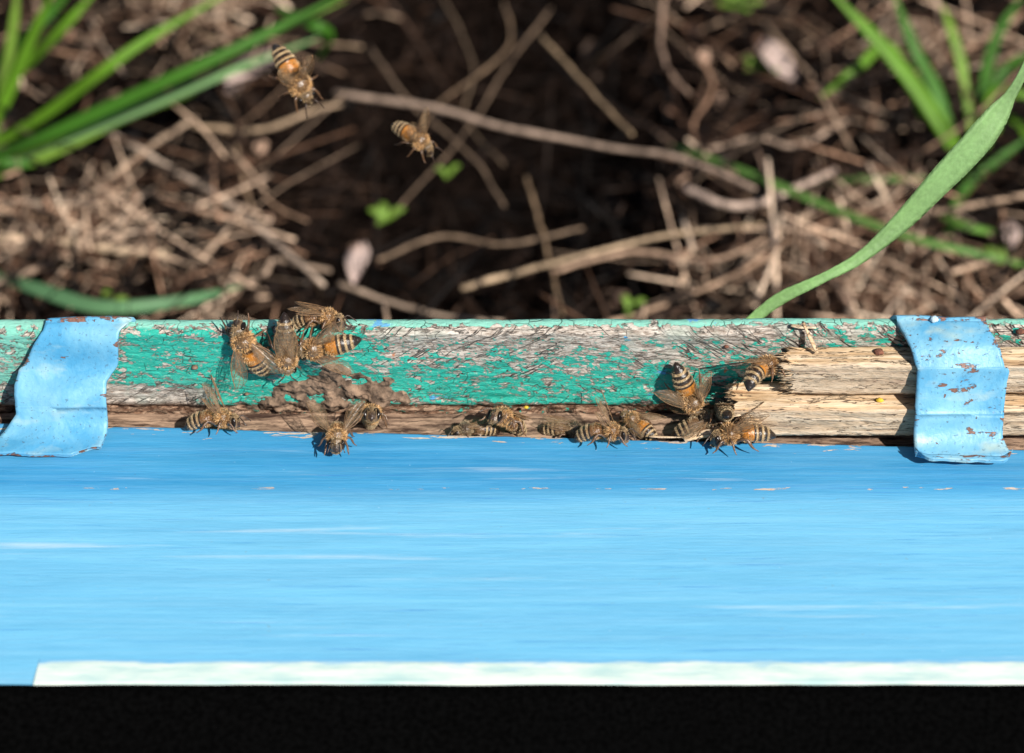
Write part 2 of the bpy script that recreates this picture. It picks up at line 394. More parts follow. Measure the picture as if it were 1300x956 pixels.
def gp(px, py, h=.8):                                   # a point above the ground seen at px,py
    return at(px, py, z=GZ+h)
STEMS = [  # path, radius, colour, label
 ([(100,150),(180,192),(262,240),(330,290),(412,362)], .17, (.55,.42,.32), 1.6, 'long pale dry stalk slanting down right from the left grass tuft'),
 ([(425,118),(540,135),(650,163),(760,185),(862,200),(960,240)], .17, (.40,.29,.22), 2.2, 'long grey brown stalk running across the dark hollow to the green stem'),
 ([(585,366),(660,345),(735,326),(850,298),(968,286)], .14, (.50,.36,.23), 1.8, 'thin tan straw rising right from above the middle of the green rail'),
 ([(686,45),(745,110),(803,172)], .12, (.36,.25,.15), 2.6, 'straight brown stalk slanting down right onto the long grey stalk'),
 ([(-30,302),(60,303),(150,318),(215,322)], .26, (.62,.46,.31), 1.3, 'thick pale straw lying level at the left edge'),
 ([(55,272),(110,250),(185,190),(250,150)], .17, (.46,.33,.23), 1.6, 'tan stalk crossing the long pale stalk under the left grass tuft'),
 ([(668,225),(690,300),(714,400)], .10, (.30,.20,.12), 1.2, 'thin brown stem standing down the right side of the hollow'),
 ([(470,60),(520,130),(600,200),(640,262)], .10, (.22,.15,.10), 1.4, 'thin dark stem crossing behind the smaller flying bee'),
 ([(640,0),(645,60),(560,130),(520,180)], .08, (.24,.16,.10), 1.6, 'thin bent brown stem at the top of the hollow'),
 ([(845,-10),(838,50),(850,90),(875,120)], .13, (.42,.28,.20), 2.0, 'bent tan stalk hanging from the top edge right of the hollow'),
 ([(700,345),(800,320),(900,330),(980,300)], .12, (.48,.32,.22), 1.3, 'curved tan straw below the long thin straw'),
 ([(740,420),(830,392),(930,350),(1010,300)], .13, (.45,.30,.20), 1.2, 'tan straw rising from behind the green rail right of centre'),
 ([(1100,420),(1040,330),(985,245),(960,190)], .12, (.42,.28,.20), 1.3, 'tan stalk standing up beside the green blade base'),
 ([(870,240),(930,262),(985,250),(1060,215)], .22, (.60,.45,.36), 1.5, 'short thick pinkish straw below the green stem'),
 ([(250,380),(330,352),(350,330),(420,345)], .14, (.50,.36,.26), 1.1, 'curled straw behind the cluster of four bees'),
 ([(245,160),(330,165),(400,140),(440,130)], .14, (.48,.34,.22), 1.4, 'straw under the larger flying bee'),
 ([(300,185),(315,250),(340,300)], .10, (.40,.27,.17), 1.3, 'short upright straw left of the hollow'),
 ([(-20,365),(70,330),(150,285),(190,270)], .15, (.44,.31,.22), 1.5, 'tan straw rising right over the thick level straw'),
 ([(180,-10),(280,55),(340,50),(460,60)], .10, (.36,.25,.16), 1.0, 'thin straw lying behind the big grass blades'),
 ([(880,60),(905,110),(880,160),(893,205)], .12, (.38,.22,.14), 1.2, 'wavy brown straw left of the small green sprout'),
 ([(1010,240),(1080,270),(1180,265),(1260,300)], .13, (.45,.31,.22), .9, 'pale straw running behind the broad green blade'),
 ([(1080,150),(1010,185),(960,175),(900,190)], .12, (.50,.36,.27), 1.0, 'short pale straw above the green stem'),
 ([(560,-10),(600,80),(590,150),(640,210)], .07, (.20,.14,.09), .5, 'fine dark straw down the middle of the hollow'),
 ([(480,330),(560,300),(640,310),(740,290)], .10, (.26,.18,.12), .7, 'dull brown straw low in the hollow'),
 ([(430,360),(500,385),(560,400),(640,410)], .12, (.46,.34,.25), 1.0, 'pale straw just behind the rail beside the bee cluster'),
 ([(700,10),(640,90),(590,170),(500,270)], .08, (.22,.15,.10), .9, 'long thin brown stem leaning left across the hollow'),
 ([(1300,370),(1230,330),(1200,300),(1130,350)], .11, (.40,.27,.19), 1.0, 'straw bent in a hook at the right edge'),
]
for pts, r, c, h, lab in STEMS:
    c = tuple(v*(.78 if v_ else 1) for v_, v in zip((1, 1, 1), c)); r *= .66; m = MB(); P = []
    for i, p in enumerate(pts): P.append(gp(p[0], p[1], h+.10*math.sin(i*1.9+r*40)))
    P = smooth_path(P, 22)
    rad = [r*(1.25 if i % 7 == 3 else 1)*(1-.25*i/22)*(1+.1*nz(i*.7, r*9)) for i in range(23)]
    cols = [tuple(v*(1+.35*nz(i*.35, r*50, 2)) for v in c) for i in range(23)]
    P = [p+Vector((nz(i*.4, 1, r*30), nz(i*.4, 5, r*30), nz(i*.4, 9, r*30)))*.05 for i, p in enumerate(P)]
    m.tube(P, rad, 8, cols)
    tag(m.build('dry_stalk', M['straw']), lab, 'dry stalk', 'dry stalks lying on the ground')

def blade(mb, pts, wid, col, nrm=(0, -.6, .8), n=24, keel=.16, col2=None):
    P = smooth_path(pts, n); rs = []; cs = []
    for i, p in enumerate(P):
        t = (P[min(i+1, n)]-P[max(i-1, 0)]).normalized(); N = Vector(nrm).normalized()
        a = t.cross(N).normalized(); b_ = a.cross(t)
        ww = interp(wid, i/n); c = tuple(lerp(u, v, i/n) for u, v in zip(col, col2)) if col2 else col
        rs.append([p+a*ww/2+b_*ww*.10, p+a*ww*.25+b_*ww*.02, p-b_*ww*keel*.35, p-a*ww*.25+b_*ww*.02, p-a*ww/2+b_*ww*.10, p-a*ww*.25-b_*(ww*.02+.012), p-b_*(ww*keel*.35+.03), p+a*ww*.25-b_*(ww*.02+.012)])
        cs.append(tuple(v*(1+.35*nz(i*.22, ww*5)) for v in c))
    mb.rings(rs, cs)
G4 = (.21, .38, .15); G1 = (.13, .29, .018); G2 = (.055, .175, .015); G3 = (.20, .34, .05); G4 = (.21, .38, .15)
def tuft(label, blades, base_px, cat='grass tuft', name='grass_tuft', group=None):
    root = empty(name, gp(*base_px, 0)); tag(root, label, cat, group)
    for pts, w_, c in blades:
        m = MB(); P = [at(p[0], p[1], z=GZ+p[2]) - root.location for p in pts]
        nr = Vector((random.uniform(-.5, .5), -.6, .8))
        blade(m, P, [(0, w_*.6), (.35, w_), (.75, w_*.8), (1, .03)], c, nr)
        m.build('blade', M['grass'], root)
    return root
tuft('large bright green grass tuft reaching in from the left edge', [
 ([(-40,212,1),(60,172,3.5),(200,108,5.5),(320,52,6.5),(470,-25,7)], .50, G2),
 ([(-40,225,1),(50,188,2.4),(160,146,3.4),(290,92,4.0),(420,42,4)], .46, G4),
 ([(-40,200,1),(50,150,3),(120,98,5),(190,48,6),(310,-20,7)], .42, G1),
 ([(-30,214,1),(60,180,3),(180,118,4.6),(300,64,5.4),(440,0,6)], .34, G3),
 ([(-20,190,1),(10,120,3),(40,50,5),(70,-20,7)], .5, G1),
 ([(-10,180,1),(5,110,3),(16,40,5),(24,-30,7)], .42, G3),
 ([(-25,120,1),(30,85,3),(80,35,5),(130,-20,6)], .5, G1),
 ([(-10,160,1),(-5,200,2),(20,207,2),(60,208,1.6)], .42, G2),
 ([(-40,235,.6),(60,195,2.2),(150,150,3.2),(240,115,3.4),(300,85,3)], .55, G3),
 ([(-30,100,2),(20,60,4),(70,10,5),(100,-30,6)], .5, G2),
 ([(350,10,4),(395,30,4.6),(418,45,4),(402,80,2.4)], .45, G2)], (-30, 215))
tuft('green grass tuft growing down from the top right corner area', [
 ([(1230,230,.6),(1195,160,2.5),(1130,70,4.5),(1045,-20,6.5)], .62, G1),
 ([(1225,230,.6),(1190,120,2.8),(1160,60,4),(1130,-20,6)], .5, G2),
 ([(1170,150,1.5),(1130,60,3.4),(1085,90,3.2),(1040,125,2.4)], .42, G1),
 ([(1235,180,.8),(1222,90,2.5),(1208,40,3.5),(1196,5,4)], .42, G3),
 ([(1240,170,.8),(1260,60,3),(1300,-10,4.5)], .45, G2),
 ([(1240,180,.8),(1270,95,2),(1325,60,3)], .4, G2),
 ([(1235,190,.8),(1260,120,2),(1290,118,2.4),(1330,130,2)], .42, G1),
 ([(1240,200,.8),(1280,150,1.6),(1330,215,2)], .4, G1)], (1235, 215))
def single(name, label, pts, w_, c, cat='grass blade'):
    root0 = at(pts[0][0], pts[0][1], z=GZ+pts[0][2]); m = MB()
    blade(m, [at(p[0], p[1], z=GZ+p[2])-root0 for p in pts], [(0, w_*.5), (.3, w_), (.8, w_*.8), (1, .04)], c)
    o = m.build(name, M['grass']); o.location = root0; tag(o, label, cat, 'single green blades on the ground'); return o
G4d = 0
single('ground_grass', 'curved blue green blade lying behind the left end of the rail', [(-30,340,1),(50,368,2),(130,390,2.4),(230,382,2.2),(310,362,1.4)], .5, (.12,.26,.12))
single('ground_grass', 'long jointed green stem crossing the straw toward the right edge', [(850,185,1),(930,212,2),(1050,262,2.2),(1150,300,2.4),(1240,322,2.2),(1320,340,1.4)], .30, (.13,.27,.06))
single('ground_grass', 'short green blade lying under the long jointed stem at right', [(1180,265,.8),(1220,285,1.4),(1275,298,.8)], .32, (.14,.30,.05))
single('ground_grass', 'faint green blade lying level right of the green stem', [(1030,232,.8),(1100,228,1.4),(1180,226,.8)], .3, (.12,.22,.06))
single('ground_grass', 'green blade at the right edge behind the broad blade', [(1200,310,.8),(1225,240,1.4),(1310,170,2.4)], .4, G2)
def sprout(label, px, py, n, s):
    root = empty('green_sprout', gp(px, py, .3)); tag(root, label, 'sprout', 'small green sprouts in the litter')
    for i in range(n):
        a = i*2.4+px; m = MB(); d = Vector((math.cos(a), math.sin(a), .35))
        blade(m, [Vector((0, 0, .4)), d*s*.5+Vector((0, 0, .6)), d*s+Vector((0, 0, .5))], [(0, .08), (.45, s*.5), (.8, s*.4), (1, .04)], jit(G3, .2), (0, -.3, 1), 8)
        m.build('leaf', M['grass'], root)
sprout('bright green sprout in the dark hollow below the flying bees', 492, 292, 4, .7)
sprout('green sprout between pale leaves right of the hollow', 968, 102, 5, .9)
sprout('small sprout at the top edge above the pale leaf', 935, 22, 5, 1.0)
sprout('tiny sprout just behind the rail right of centre', 800, 408, 3, .6)
sprout('small sprout at the far right below the broad blade', 1272, 345, 4, .8)
sprout('tiny green sprout behind the left metal strap', 140, 405, 3, .7)
sprout('faint sprout in the hollow above the bright one', 570, 235, 3, .5)
def dead_leaf(label, px, py, s, a):
    m = MB(); p0 = gp(px, py, 1.0); rs = []
    for i in range(11):
        t = i/10; w_ = s*.36*math.sin(math.pi*(.06+.9*t))**.7
        rs.append([Vector(((t-.5)*2*s*math.cos(a)-v*w_*math.sin(a), (t-.5)*2*s*math.sin(a)+v*w_*math.cos(a), .25*s*v*v+.15*math.sin(t*5)+dz)) for v, dz in ((-1, 0), (-.4, 0), (.4, 0), (1, 0), (.4, .03), (-.4, .03))])
    m.rings(rs, [jit((.50, .38, .33), .15) for _ in rs]); o = m.build('dead_leaf', M['straw']); o.location = p0
    tag(o, label, 'dead leaf', 'pale dead leaves in the litter')
dead_leaf('pale pinkish dead leaf beside the green sprout', 985, 85, 1.5, -1.2)
dead_leaf('pale folded dead leaf left of the larger flying bee', 322, 95, 1.7, 1.1)
dead_leaf('small pale husk standing at the left side of the hollow', 455, 335, 1.1, 1.5)
dead_leaf('reddish dead leaf on the ground near the right edge', 1282, 300, .9, 1.4)

# the broad blade rising beside the hive rail
m = MB()
Bp = [at(930, 428, y=2.3), at(985, 382, y=2.7), at(1040, 355, y=2.9), at(1090, 328, y=3.2), at(1140, 285, y=3.6), at(1190, 232, y=3.9), at(1240, 178, y=4.2), at(1276, 130, y=4.6), at(1300, 88, y=4.8), at(1330, 10, y=4.9)]
root0 = Bp[0].copy()
G4 = (.26, .46, .17)
blade(m, [p-root0 for p in Bp], [(0, .26), (.12, .30), (.24, .22), (.36, .30), (.47, .50), (.60, .66), (.68, .68), (.74, .56), (.80, .28), (.9, .2), (1, .1)], G4, (.25, -.75, .55), 60, .3, (.28, .45, .19))
o = m.build('broad_grass_blade', M['grass']); o.location = root0
tag(o, 'broad sharp green blade curving up from behind the rail to the right edge', 'grass blade')

# ------------------------------------------------------------------ hive
hive = empty('beehive', (0, 0, -13)); tag(hive, 'old wooden beehive with blue board, peeling green rail and painted metal straps', 'beehive')
HOFF = Vector((0, 0, 13))
def edge(x): return -.036*x+.03*nz(x*.5, 3)+.012*nz(x*4, 8)
def z_at(py, y): return at(650, py, y=y).z
RY = .9; RT = z_at(419, .95); FLZ = -.38
X0, X1 = -16, 16
YP = at(650, 838, z=0).y; YQ = at(650, 866, z=.14).y
def hbuild(mb, name, mat, parent=hive):
    mb.v = [(x, y, z+13) for x, y, z in mb.v]; return mb.build(name, mat, parent)
# blue board: slight bevel toward the slot, worn line where the bevel starts
b = MB()
YB = at(650, 620, z=0).y
def bf(u, v):
    x = lerp(X0, X1, u); e = edge(x); y = lerp(YP, e, v**.7)
    yb = YB+.02*x*.3
    z = 0 if y < yb else -.13*((y-yb)/(e-yb))**1.2
    z += .012*fbm(x*.25, y*2.2, 4)
    if v > .995: z -= .02+.02*abs(nz(x*6, 2))
    return (x, y, z)
def bc(u, v):
    x, y, z = bf(u, v); e = edge(x)
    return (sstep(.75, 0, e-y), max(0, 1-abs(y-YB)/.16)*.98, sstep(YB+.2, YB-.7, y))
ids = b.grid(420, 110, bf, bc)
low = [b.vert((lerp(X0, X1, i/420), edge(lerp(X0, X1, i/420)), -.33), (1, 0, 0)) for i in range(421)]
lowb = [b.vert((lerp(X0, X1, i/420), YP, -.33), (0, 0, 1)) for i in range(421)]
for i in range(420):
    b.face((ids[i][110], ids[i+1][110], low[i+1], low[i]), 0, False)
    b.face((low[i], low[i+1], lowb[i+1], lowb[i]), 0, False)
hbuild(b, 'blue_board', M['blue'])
# pale batten near the camera, then a made-up black felt darkening the near end
b = MB(); xa = at(48, 850, z=0).x
def bt(x, k): return .02*nz(x*.8, k)
N = 120
rs = []
for i in range(N+1):
    x = lerp(xa, X1, i/N); rs.append([(x, YP+bt(x, 1), -.3), (x, YP+bt(x, 1), .03), (x, YP-.14+bt(x, 4), .05), (x, YQ+.06, .08), (x, YQ-.1, .04), (x, YQ-.1, -.3)])
b.rings(rs, lambda i, j: (0 if j < 2 else .8 if j == 2 else 1, 0, 0), 0, False)
hbuild(b, 'pale_batten', M['pale'])
b = MB(); b.box((X0, YQ, -.3), (xa-.01, YP-.004, .035), (0, 0, 1)); hbuild(b, 'blue_end_piece', M['blue'])
b = MB(); b.grid(80, 60, lambda u, v: (lerp(X0-.3, X1+.3, u), lerp(-24, YQ+.22, v), .13+.02*fbm(u*20, v*9)-(.3 if v == 1 or v == 0 else 0)-(.3 if u in (0, 1) else 0)))
hbuild(b, 'added_felt', M['felt'])
# body box below, entrance floor
b = MB(); b.box((X0, -23.8, -13), (X1, -.2-.55, -.40)); hbuild(b, 'hive_wall', M['blue'])
b = MB()
ff = lambda u, v: (lerp(X0, X1, u), lerp(-2.5, RY+.05, v), FLZ+.05*fbm(lerp(X0, X1, u)*.6, v*7, 2)+.03*nz(u*300, v*22))
b.grid(400, 30, ff)
b.box((X0, -2.5, -1.6), (X1, RY+.3, FLZ-.12)); hbuild(b, 'entrance_floor', M['brownwood'])
# peeling rail
def dens(px, py):
    d = .50
    if px < 60: d = .62
    elif px < 160: d = .45
    else:
        left = sstep(530, 440, px); d = lerp(.38, .74, left)
        low_ = sstep(440, 486, py)
        d = max(d, lerp(.18, .74, low_)) if px > 430 else d
        if px > 430: d = lerp(lerp(.14, .72, low_), d, left)
        if px > 830: d = lerp(d, lerp(.22, .66, low_), sstep(830, 900, px))
    if py < 430: d -= .35*sstep(432, 422, py)*(1 if px > 500 else .5)
    d -= .7*sstep(508, 523, py+6*nz(px*.03, 4))
    if px < 300: d -= .95*sstep(300, 230, px)*sstep(482, 500, py)*(1 if px > 60 else .4)
    if px > 1000: d = .30
    return d
def rf(x, z):
    px, py = px_of((x, RY, z))
    y = RY + .035*fbm(x*.5, z*2.2, 5) + .018*nz(x*3, z*9, 2)
    k = sstep(-.02, -.22, z-.06*nz(x*1.3, 7)-.05*nz(x*5, 3)); y += (.13+.10*nz(x*1.7, z*5, 3)+.05*nz(x*7, z*12, 3))*k - .05*sstep(.12, .0, abs(z-.04-.05*nz(x*2, 4)))*(.5+nz(x*4, 2))
    if 820 < px < 1010: y += .03*nz(x*2+z*3, 1)
    y += .10*sstep(RT-.14, RT, z)**2
    return y
b = MB(); NU, NV = 760, 84
def rfn(u, v):
    x = lerp(X0, X1, u); z = lerp(-.55, RT+.0015*x+.012*nz(x*1.1, 5), v); return (x, rf(x, z), z)
def rcol(u, v):
    x, y, z = rfn(u, v); px, py = px_of((x, RY, z))
    br = sstep(506, 520, py+6*nz(px*.02, 2)); 
    pale = .75*sstep(70, 30, px)+.35*sstep(150, 250, px)*sstep(470, 500, py)*sstep(300, 230, px)
    return (dens(px, py), br, max(0, min(1, pale)))
ids = b.grid(NU, NV, rfn, rcol)
# rounded painted top and the back of the rail
prev = [ids[i][NV] for i in range(NU+1)]
for dy, dz, dd in ((.05, .03, .35), (.12, .045, .65), (.20, .045, 1.0), (.27, .03, 1.0), (.31, -.05, .8), (.33, -3.0, .5)):
    cur = []
    for i in range(NU+1):
        x = lerp(X0, X1, i/NU); z = RT+.0015*x+.012*nz(x*1.1, 5)
        cur.append(b.vert((x, rf(x, RT)+dy+.02*nz(x*2, dy*9), z+dz+.008*nz(x*5, dy*30)), (dd+.25*sstep(4, -4, x), 0, .95)))
    for i in range(NU): b.face((prev[i], prev[i+1], cur[i+1], cur[i]))
    prev = cur
hbuild(b, 'green_rail', M['rail'])

# dried mud crust on the rail
b = MB(); blobs = [(390, 500, 48, 24, .20), (470, 497, 44, 21, .24), (432, 500, 40, 22, .2), (352, 512, 30, 12, .14), (425, 472, 22, 12, .12), (500, 508, 22, 15, .18), (400, 520, 95, 8, .10), (455, 480, 26, 9, .1)]
def mh(x, z):
    px, py = px_of((x, RY, z)); h = 0
    for cx, cy, a, c, k in blobs:
        q = 1-((px-cx)/a)**2-((py-cy)/c)**2; h += k*max(q, 0)**.6
    h = min(h, .12)*(.7+1.3*fbm(x*2.2, z*2.2, 9))-.03+.035*fbm(x*4, z*6, 2)+.008*nz(x*18, z*18)
    return h
xa_, xb_ = at(300, 500, y=RY).x, at(540, 500, y=RY).x
def mfn(u, v):
    x = lerp(xa_, xb_, u); z = lerp(-.3, 1.35, v); h = mh(x, z); return (x, rf(x, z)-max(h, -.03), z)
b.grid(230, 90, mfn, keep=lambda u, v: mh(lerp(xa_, xb_, u), lerp(-.3, 1.35, v)) > -.02)
tag(b.build('mud_crust', M['mud']), 'lumpy grey brown mud crust stuck on the green rail below the four bees', 'mud crust')

# metal straps
def strap(name, label, prof, side, clean=0, seed=0):
    P = smooth_path([(0, y, z) for y, z in prof], 70); b = MB(); nv, nu, th = 70, 26, .075
    def X(t, u):
        l, r = side(t); j = .012*nz(t*30, seed+(0 if u < .5 else 5))
        u_ = u
        return lerp(l, r, u_)+j*(1 if u < .1 else -1 if u > .9 else 0)
    def pt(t, u, off):
        i = min(int(t*nv), nv); p = P[i]; q = P[min(i+1, nv)]-P[max(i-1, 0)]; n = Vector((0, -q.z, q.y)).normalized()
        if n.z < 0 and n.y > 0: n = -n
        if n.y > .2 and n.z < .5: n = -n
        w_ = .022*math.sin(u*5+seed+t*6)+.03*nz(u*3, t*7, seed) + (.09*(1-abs(u-.5)*2)*0)
        y = p.y + n.y*(w_+off); z = p.z + n.z*(w_+off)
        cut = 0
        if t > .93: y += (t-.93)/.07*.18*(max(0, abs(u-.5)-.36)/.14)**2*2 + .03*nz(u*9, seed)
        return (X(t, u), y, z)
    def ecol(t, u): e = max(abs(u-.5)*2-.82, 0)/.18; return (min(1, e*.62+.3*sstep(.93, 1, t)+.5*sstep(.05, 0, t)+.25*sstep(.1,.3,t)*sstep(.55,.3,t)), clean, 0)
    A = [[b.vert(pt(i/nv, j/nu, 0), ecol(i/nv, j/nu)) for j in range(nu+1)] for i in range(nv+1)]
    B_ = [[b.vert(pt(i/nv, j/nu, -th), (1, 0, 0)) for j in range(nu+1)] for i in range(nv+1)]
    for i in range(nv):
        for j in range(nu):
            b.face((A[i][j], A[i+1][j], A[i+1][j+1], A[i][j+1])); b.face((B_[i][j], B_[i][j+1], B_[i+1][j+1], B_[i+1][j]))
        b.face((A[i][0], B_[i][0], B_[i+1][0], A[i+1][0]), 0, False); b.face((A[i][nu], A[i+1][nu], B_[i+1][nu], B_[i][nu]), 0, False)
    for j in range(nu):
        b.face((A[0][j], A[0][j+1], B_[0][j+1], B_[0][j]), 0, False); b.face((A[nv][j], B_[nv][j], B_[nv][j+1], A[nv][j+1]), 0, False)
    o = hbuild(b, name, M['strap']); o['label'] = label; return o
K = 59.7
def xc(px): return (px-650)/K
profL = [(1.20, RT-.06), (1.12, RT+.12), (.92, RT+.10), (.72, RT-.18), (.62, 1.45), (.52, 1.24), (.34, 1.08), (.16, .90), (.04, .62), (-.08, .36), (-.32, .2), (-.55, .14), (-.8, .13)]
strap('metal_strap', 'plain blue strap, skewed, at the left end of the rail', profL,
      lambda t: (interp([(0, xc(64)), (.18, xc(58)), (.38, xc(22)), (.5, xc(16)), (.7, xc(16)), (.85, xc(-6)), (1, xc(-20))], t), interp([(0, xc(172)), (.1, xc(168)), (.2, xc(153)), (.35, xc(148)), (.48, xc(133)), (.8, xc(132)), (.93, xc(126)), (1, xc(106))], t)), clean=1, seed=1)
profR = [(1.24, RT-.05), (1.14, RT+.14), (.92, RT+.14), (.66, RT+.08), (.40, RT-.02), (.14, 1.80), (.09, 1.74), (.03, 1.5), (-.08, 1.25), (-.24, .92), (-.34, .80), (-.42, .55), (-.55, .38), (-.7, .27), (-.92, .22), (-1.14, .22)]
strap('metal_strap', 'rust flecked blue strap bent over the two wooden strips at right', profR,
      lambda t: (interp([(0, xc(1130)), (.1, xc(1138)), (.25, xc(1150)), (.35, xc(1159)), (.6, xc(1160)), (1, xc(1160))], t), interp([(0, xc(1248)), (.15, xc(1252)), (.28, xc(1264)), (.42, xc(1275)), (.6, xc(1272)), (.8, xc(1272)), (1, xc(1284))], t)), seed=4)
# nail heads
def nail(p, n, r, mat=M['rust'], lab=None):
    b = MB(); b.ellipsoid(Vector((0, 0, 0)), (r, r, r*.45), 12, 6); 
    q = Vector(n).to_track_quat('Z', 'Y').to_matrix()
    b.v = [tuple(q @ Vector(v)) for v in b.v]; o = b.build('nail', mat, None); o.location = p; return o

# ------------------------------------------------------------------ wooden strips closing the slot
def strip(label, z0, z1, y0, y1, xs_, broke, seed, topc):
    """box beam along x with a torn left end"""
    b = MB(); n = 260; rs = []; cs = []
    prof = []
    ny, nz_ = 10, 14
    for i in range(ny): prof.append((lerp(y1, y0, i/ny), z1))        # top, back to front
    for i in range(nz_): prof.append((y0, lerp(z1, z0, i/nz_)))      # front, downward
    for i in range(ny): prof.append((lerp(y0, y1, i/ny), z0))
    for i in range(nz_): prof.append((y1, lerp(z0, z1, i/nz_)))
    L = len(prof)
    for i in range(n+1):
        t = i/n; ring = []
        for j, (y, z) in enumerate(prof):
            q = (nz(y*9+seed, z*11, 1)*.5+nz(y*24, z*30, seed)*.5)
            xe = xs_ + broke(y, z) + .45*q + .16*nz(j*3.1, seed, 5)
            x = xe + (X1-.2-xe)*t**1.6
            dr = .035*fbm(x*.5, y*3+z*3, seed)+.016*nz(x*6, y*8+z*8, seed)
            rag = sstep(.5, 0, x-xe)
            cy, cz = (y0+y1)/2, (z0+z1)/2
            sh = 1-.10*rag*abs(nz(j*1.7, seed, x*3))
            yy = cy+(y-cy)*sh; zz = cz+(z-cz)*sh
            if y == y0: yy += dr+(.015 if z in (z0, z1) else 0)
            if z == z1: zz += dr-(.02 if y in (y0, y1) else 0)
            ring.append((x, yy, zz))
        rs.append(ring)
    col = lambda i, j: ((.12 if j < ny else .75 if j < ny+nz_ else .5)*(1-topc*.2), 0, 0)
    b.rings(rs, col, 0, True, cap=False)
    # torn end: fibres
    c0 = b.vert((xs_+.35, (y0+y1)/2, (z0+z1)/2), (.3, 0, 0))
    base = 0
    for j in range(L): b.face((j, c0, (j+1) % L))
    for _ in range(300):
        y = random.uniform(y0+.03, y1-.03); z = random.uniform(z0+.03, z1-.02)
        xx = xs_+broke(y, z); ln_ = random.uniform(.1, .5)
        p = Vector((xx+.25, y, z)); q = Vector((xx-ln_*.55, y+random.gauss(0, .05), z+random.gauss(0, .05)))
        b.tube([p, p.lerp(q, .5), q], [random.uniform(.02, .045), .022, .005], 4, (.05, 0, 0))
    o = b.build('wooden_strip', M['pine']); return tag(o, label, 'wooden strip', 'raw wooden strips closing the slot')
UZ0, UZ1 = .89, 1.72
strip('upper raw wooden strip with torn left end, lying against the rail', UZ0, UZ1, .22, .85, xc(1000), lambda y, z: .25*(1-(z-UZ0)/(UZ1-UZ0)) - .1 + .3*sstep(.5, .85, y), 3, 0)
strip('lower raw wooden strip, jutting further left and toward the blue board', -.01, .755, -.12, .80, xc(955), lambda y, z: -.35*sstep(.3, .8, z)*1+.25*sstep(.35, .0, z), 8, 1)
# splinters
def splinter(label, pts, r, flat=.4, mat='pine', nm='splinter'):
    b = MB(); P = smooth_path(pts, 8); o0 = P[0].copy()
    b.tube([p-o0 for p in P], [r*(.5+.5*math.sin(math.pi*min(.9, .15+i/8))) for i in range(9)], 6, (.2, 0, 0), 0, flat)
    o = b.build(nm, M[mat]); o.location = o0; tag(o, label, nm.replace('_', ' '), 'loose splinters on the hive')
splinter('upright curled splinter on the torn end of the upper strip', [at(1038, 448, y=.55), at(1028, 428, y=.75), at(1020, 410, y=.95)], .055)
splinter('short level splinter lying on top of the rail', [at(1004, 413, z=RT+.1), at(1018, 415, z=RT+.12), at(1036, 416, z=RT+.1)], .06)
splinter('long flat splinter on the edge of the blue board under the bees', [at(868, 557, z=.03), at(895, 550, z=.06), at(925, 546, z=.10), at(960, 541, z=.12)], .13, .3)
splinter('thin pale splinter along the edge of the blue board', [at(824, 554, z=.02), at(850, 555, z=.03), at(868, 555, z=.02)], .03)
def crumb(label, p, r, mat, name='crumb', cat='crumb', seed=0, flat=.7):
    b = MB(); b.ellipsoid((0, 0, 0), (r, r*flat, r*.7), 12, 8)
    b.v = [tuple(Vector(v)*(1+.35*nz(v[0]*9/r*.2+seed, v[1]*2/r, v[2]*2/r))) for v in b.v]
    o = b.build(name, M[mat]); o.location = p; tag(o, label, cat)
crumb('rusty nail head in the top of the upper strip', at(1115, 447, z=UZ1+.02), .11, 'rust', 'nail', 'nail', 1)
crumb('yellow pollen crumb in the joint between the two strips', at(1117, 508, z=.80), .075, 'pollen', 'pollen_crumb', 'crumb', 2)
crumb('small brown crumb stuck on the green paint left of the bees', at(247, 466, y=RY-.03), .08, 'mud', 'crumb', 'crumb', 3)
crumb('brown nail head in the rail at the right edge', at(1296, 421, y=RY-.04), .10, 'rust', 'nail', 'nail', 4)
crumb('yellow crumb on the mud edge under the green paint', at(668, 517, y=RY-.02), .05, 'pollen', 'pollen_crumb', 'crumb', 5)
crumb('pale paint flake on top of the right strap', at(1186, 405, z=RT+.22), .095, 'flake', 'paint_flake', 'paint flake', 6, .9)
crumb('tiny red brown fleck on the bare wood above the bees', at(922, 440, y=RY-.02), .05, 'rust', 'crumb', 'crumb', 7)
crumb('small brown crumb left of the mud crust on the rail', at(313, 500, y=RY-.03), .05, 'mud', 'crumb', 'crumb', 8)

# ------------------------------------------------------------------ bees
BH = .25     # height of the body axis above the feet
def bprof(x):
    """(ry, rz, zc) of the body section at x; head toward +x"""
    T = [(-.74, (.010, .010, -.07)), (-.70, (.055, .055, -.06)), (-.60, (.115, .11, -.04)), (-.45, (.17, .16, -.015)), (-.28, (.205, .185, 0)), (-.12, (.21, .19, .0)), (.0, (.18, .165, -.005)),
         (.05, (.12, .11, -.01)), (.085, (.05, .05, -.01)), (.105, (.05, .05, 0)), (.13, (.12, .12, .01)), (.19, (.185, .18, .02)), (.28, (.215, .205, .03)), (.38, (.19, .185, .02)), (.44, (.12, .12, 0)),
         (.475, (.055, .055, -.01)), (.49, (.06, .07, -.02)), (.51, (.15, .14, -.04)), (.55, (.185, .175, -.055)), (.60, (.175, .185, -.075)), (.65, (.12, .14, -.10)), (.68, (.06, .08, -.13)), (.695, (.012, .015, -.15))]
    for (a, va), (b_, vb) in zip(T, T[1:]):
        if x <= b_: 
            t = (x-a)/(b_-a); return tuple(lerp(p, q, t) for p, q in zip(va, vb))
    return T[-1][1]
SEG = [.05, -.10, -.25, -.38, -.50, -.61, -.75]
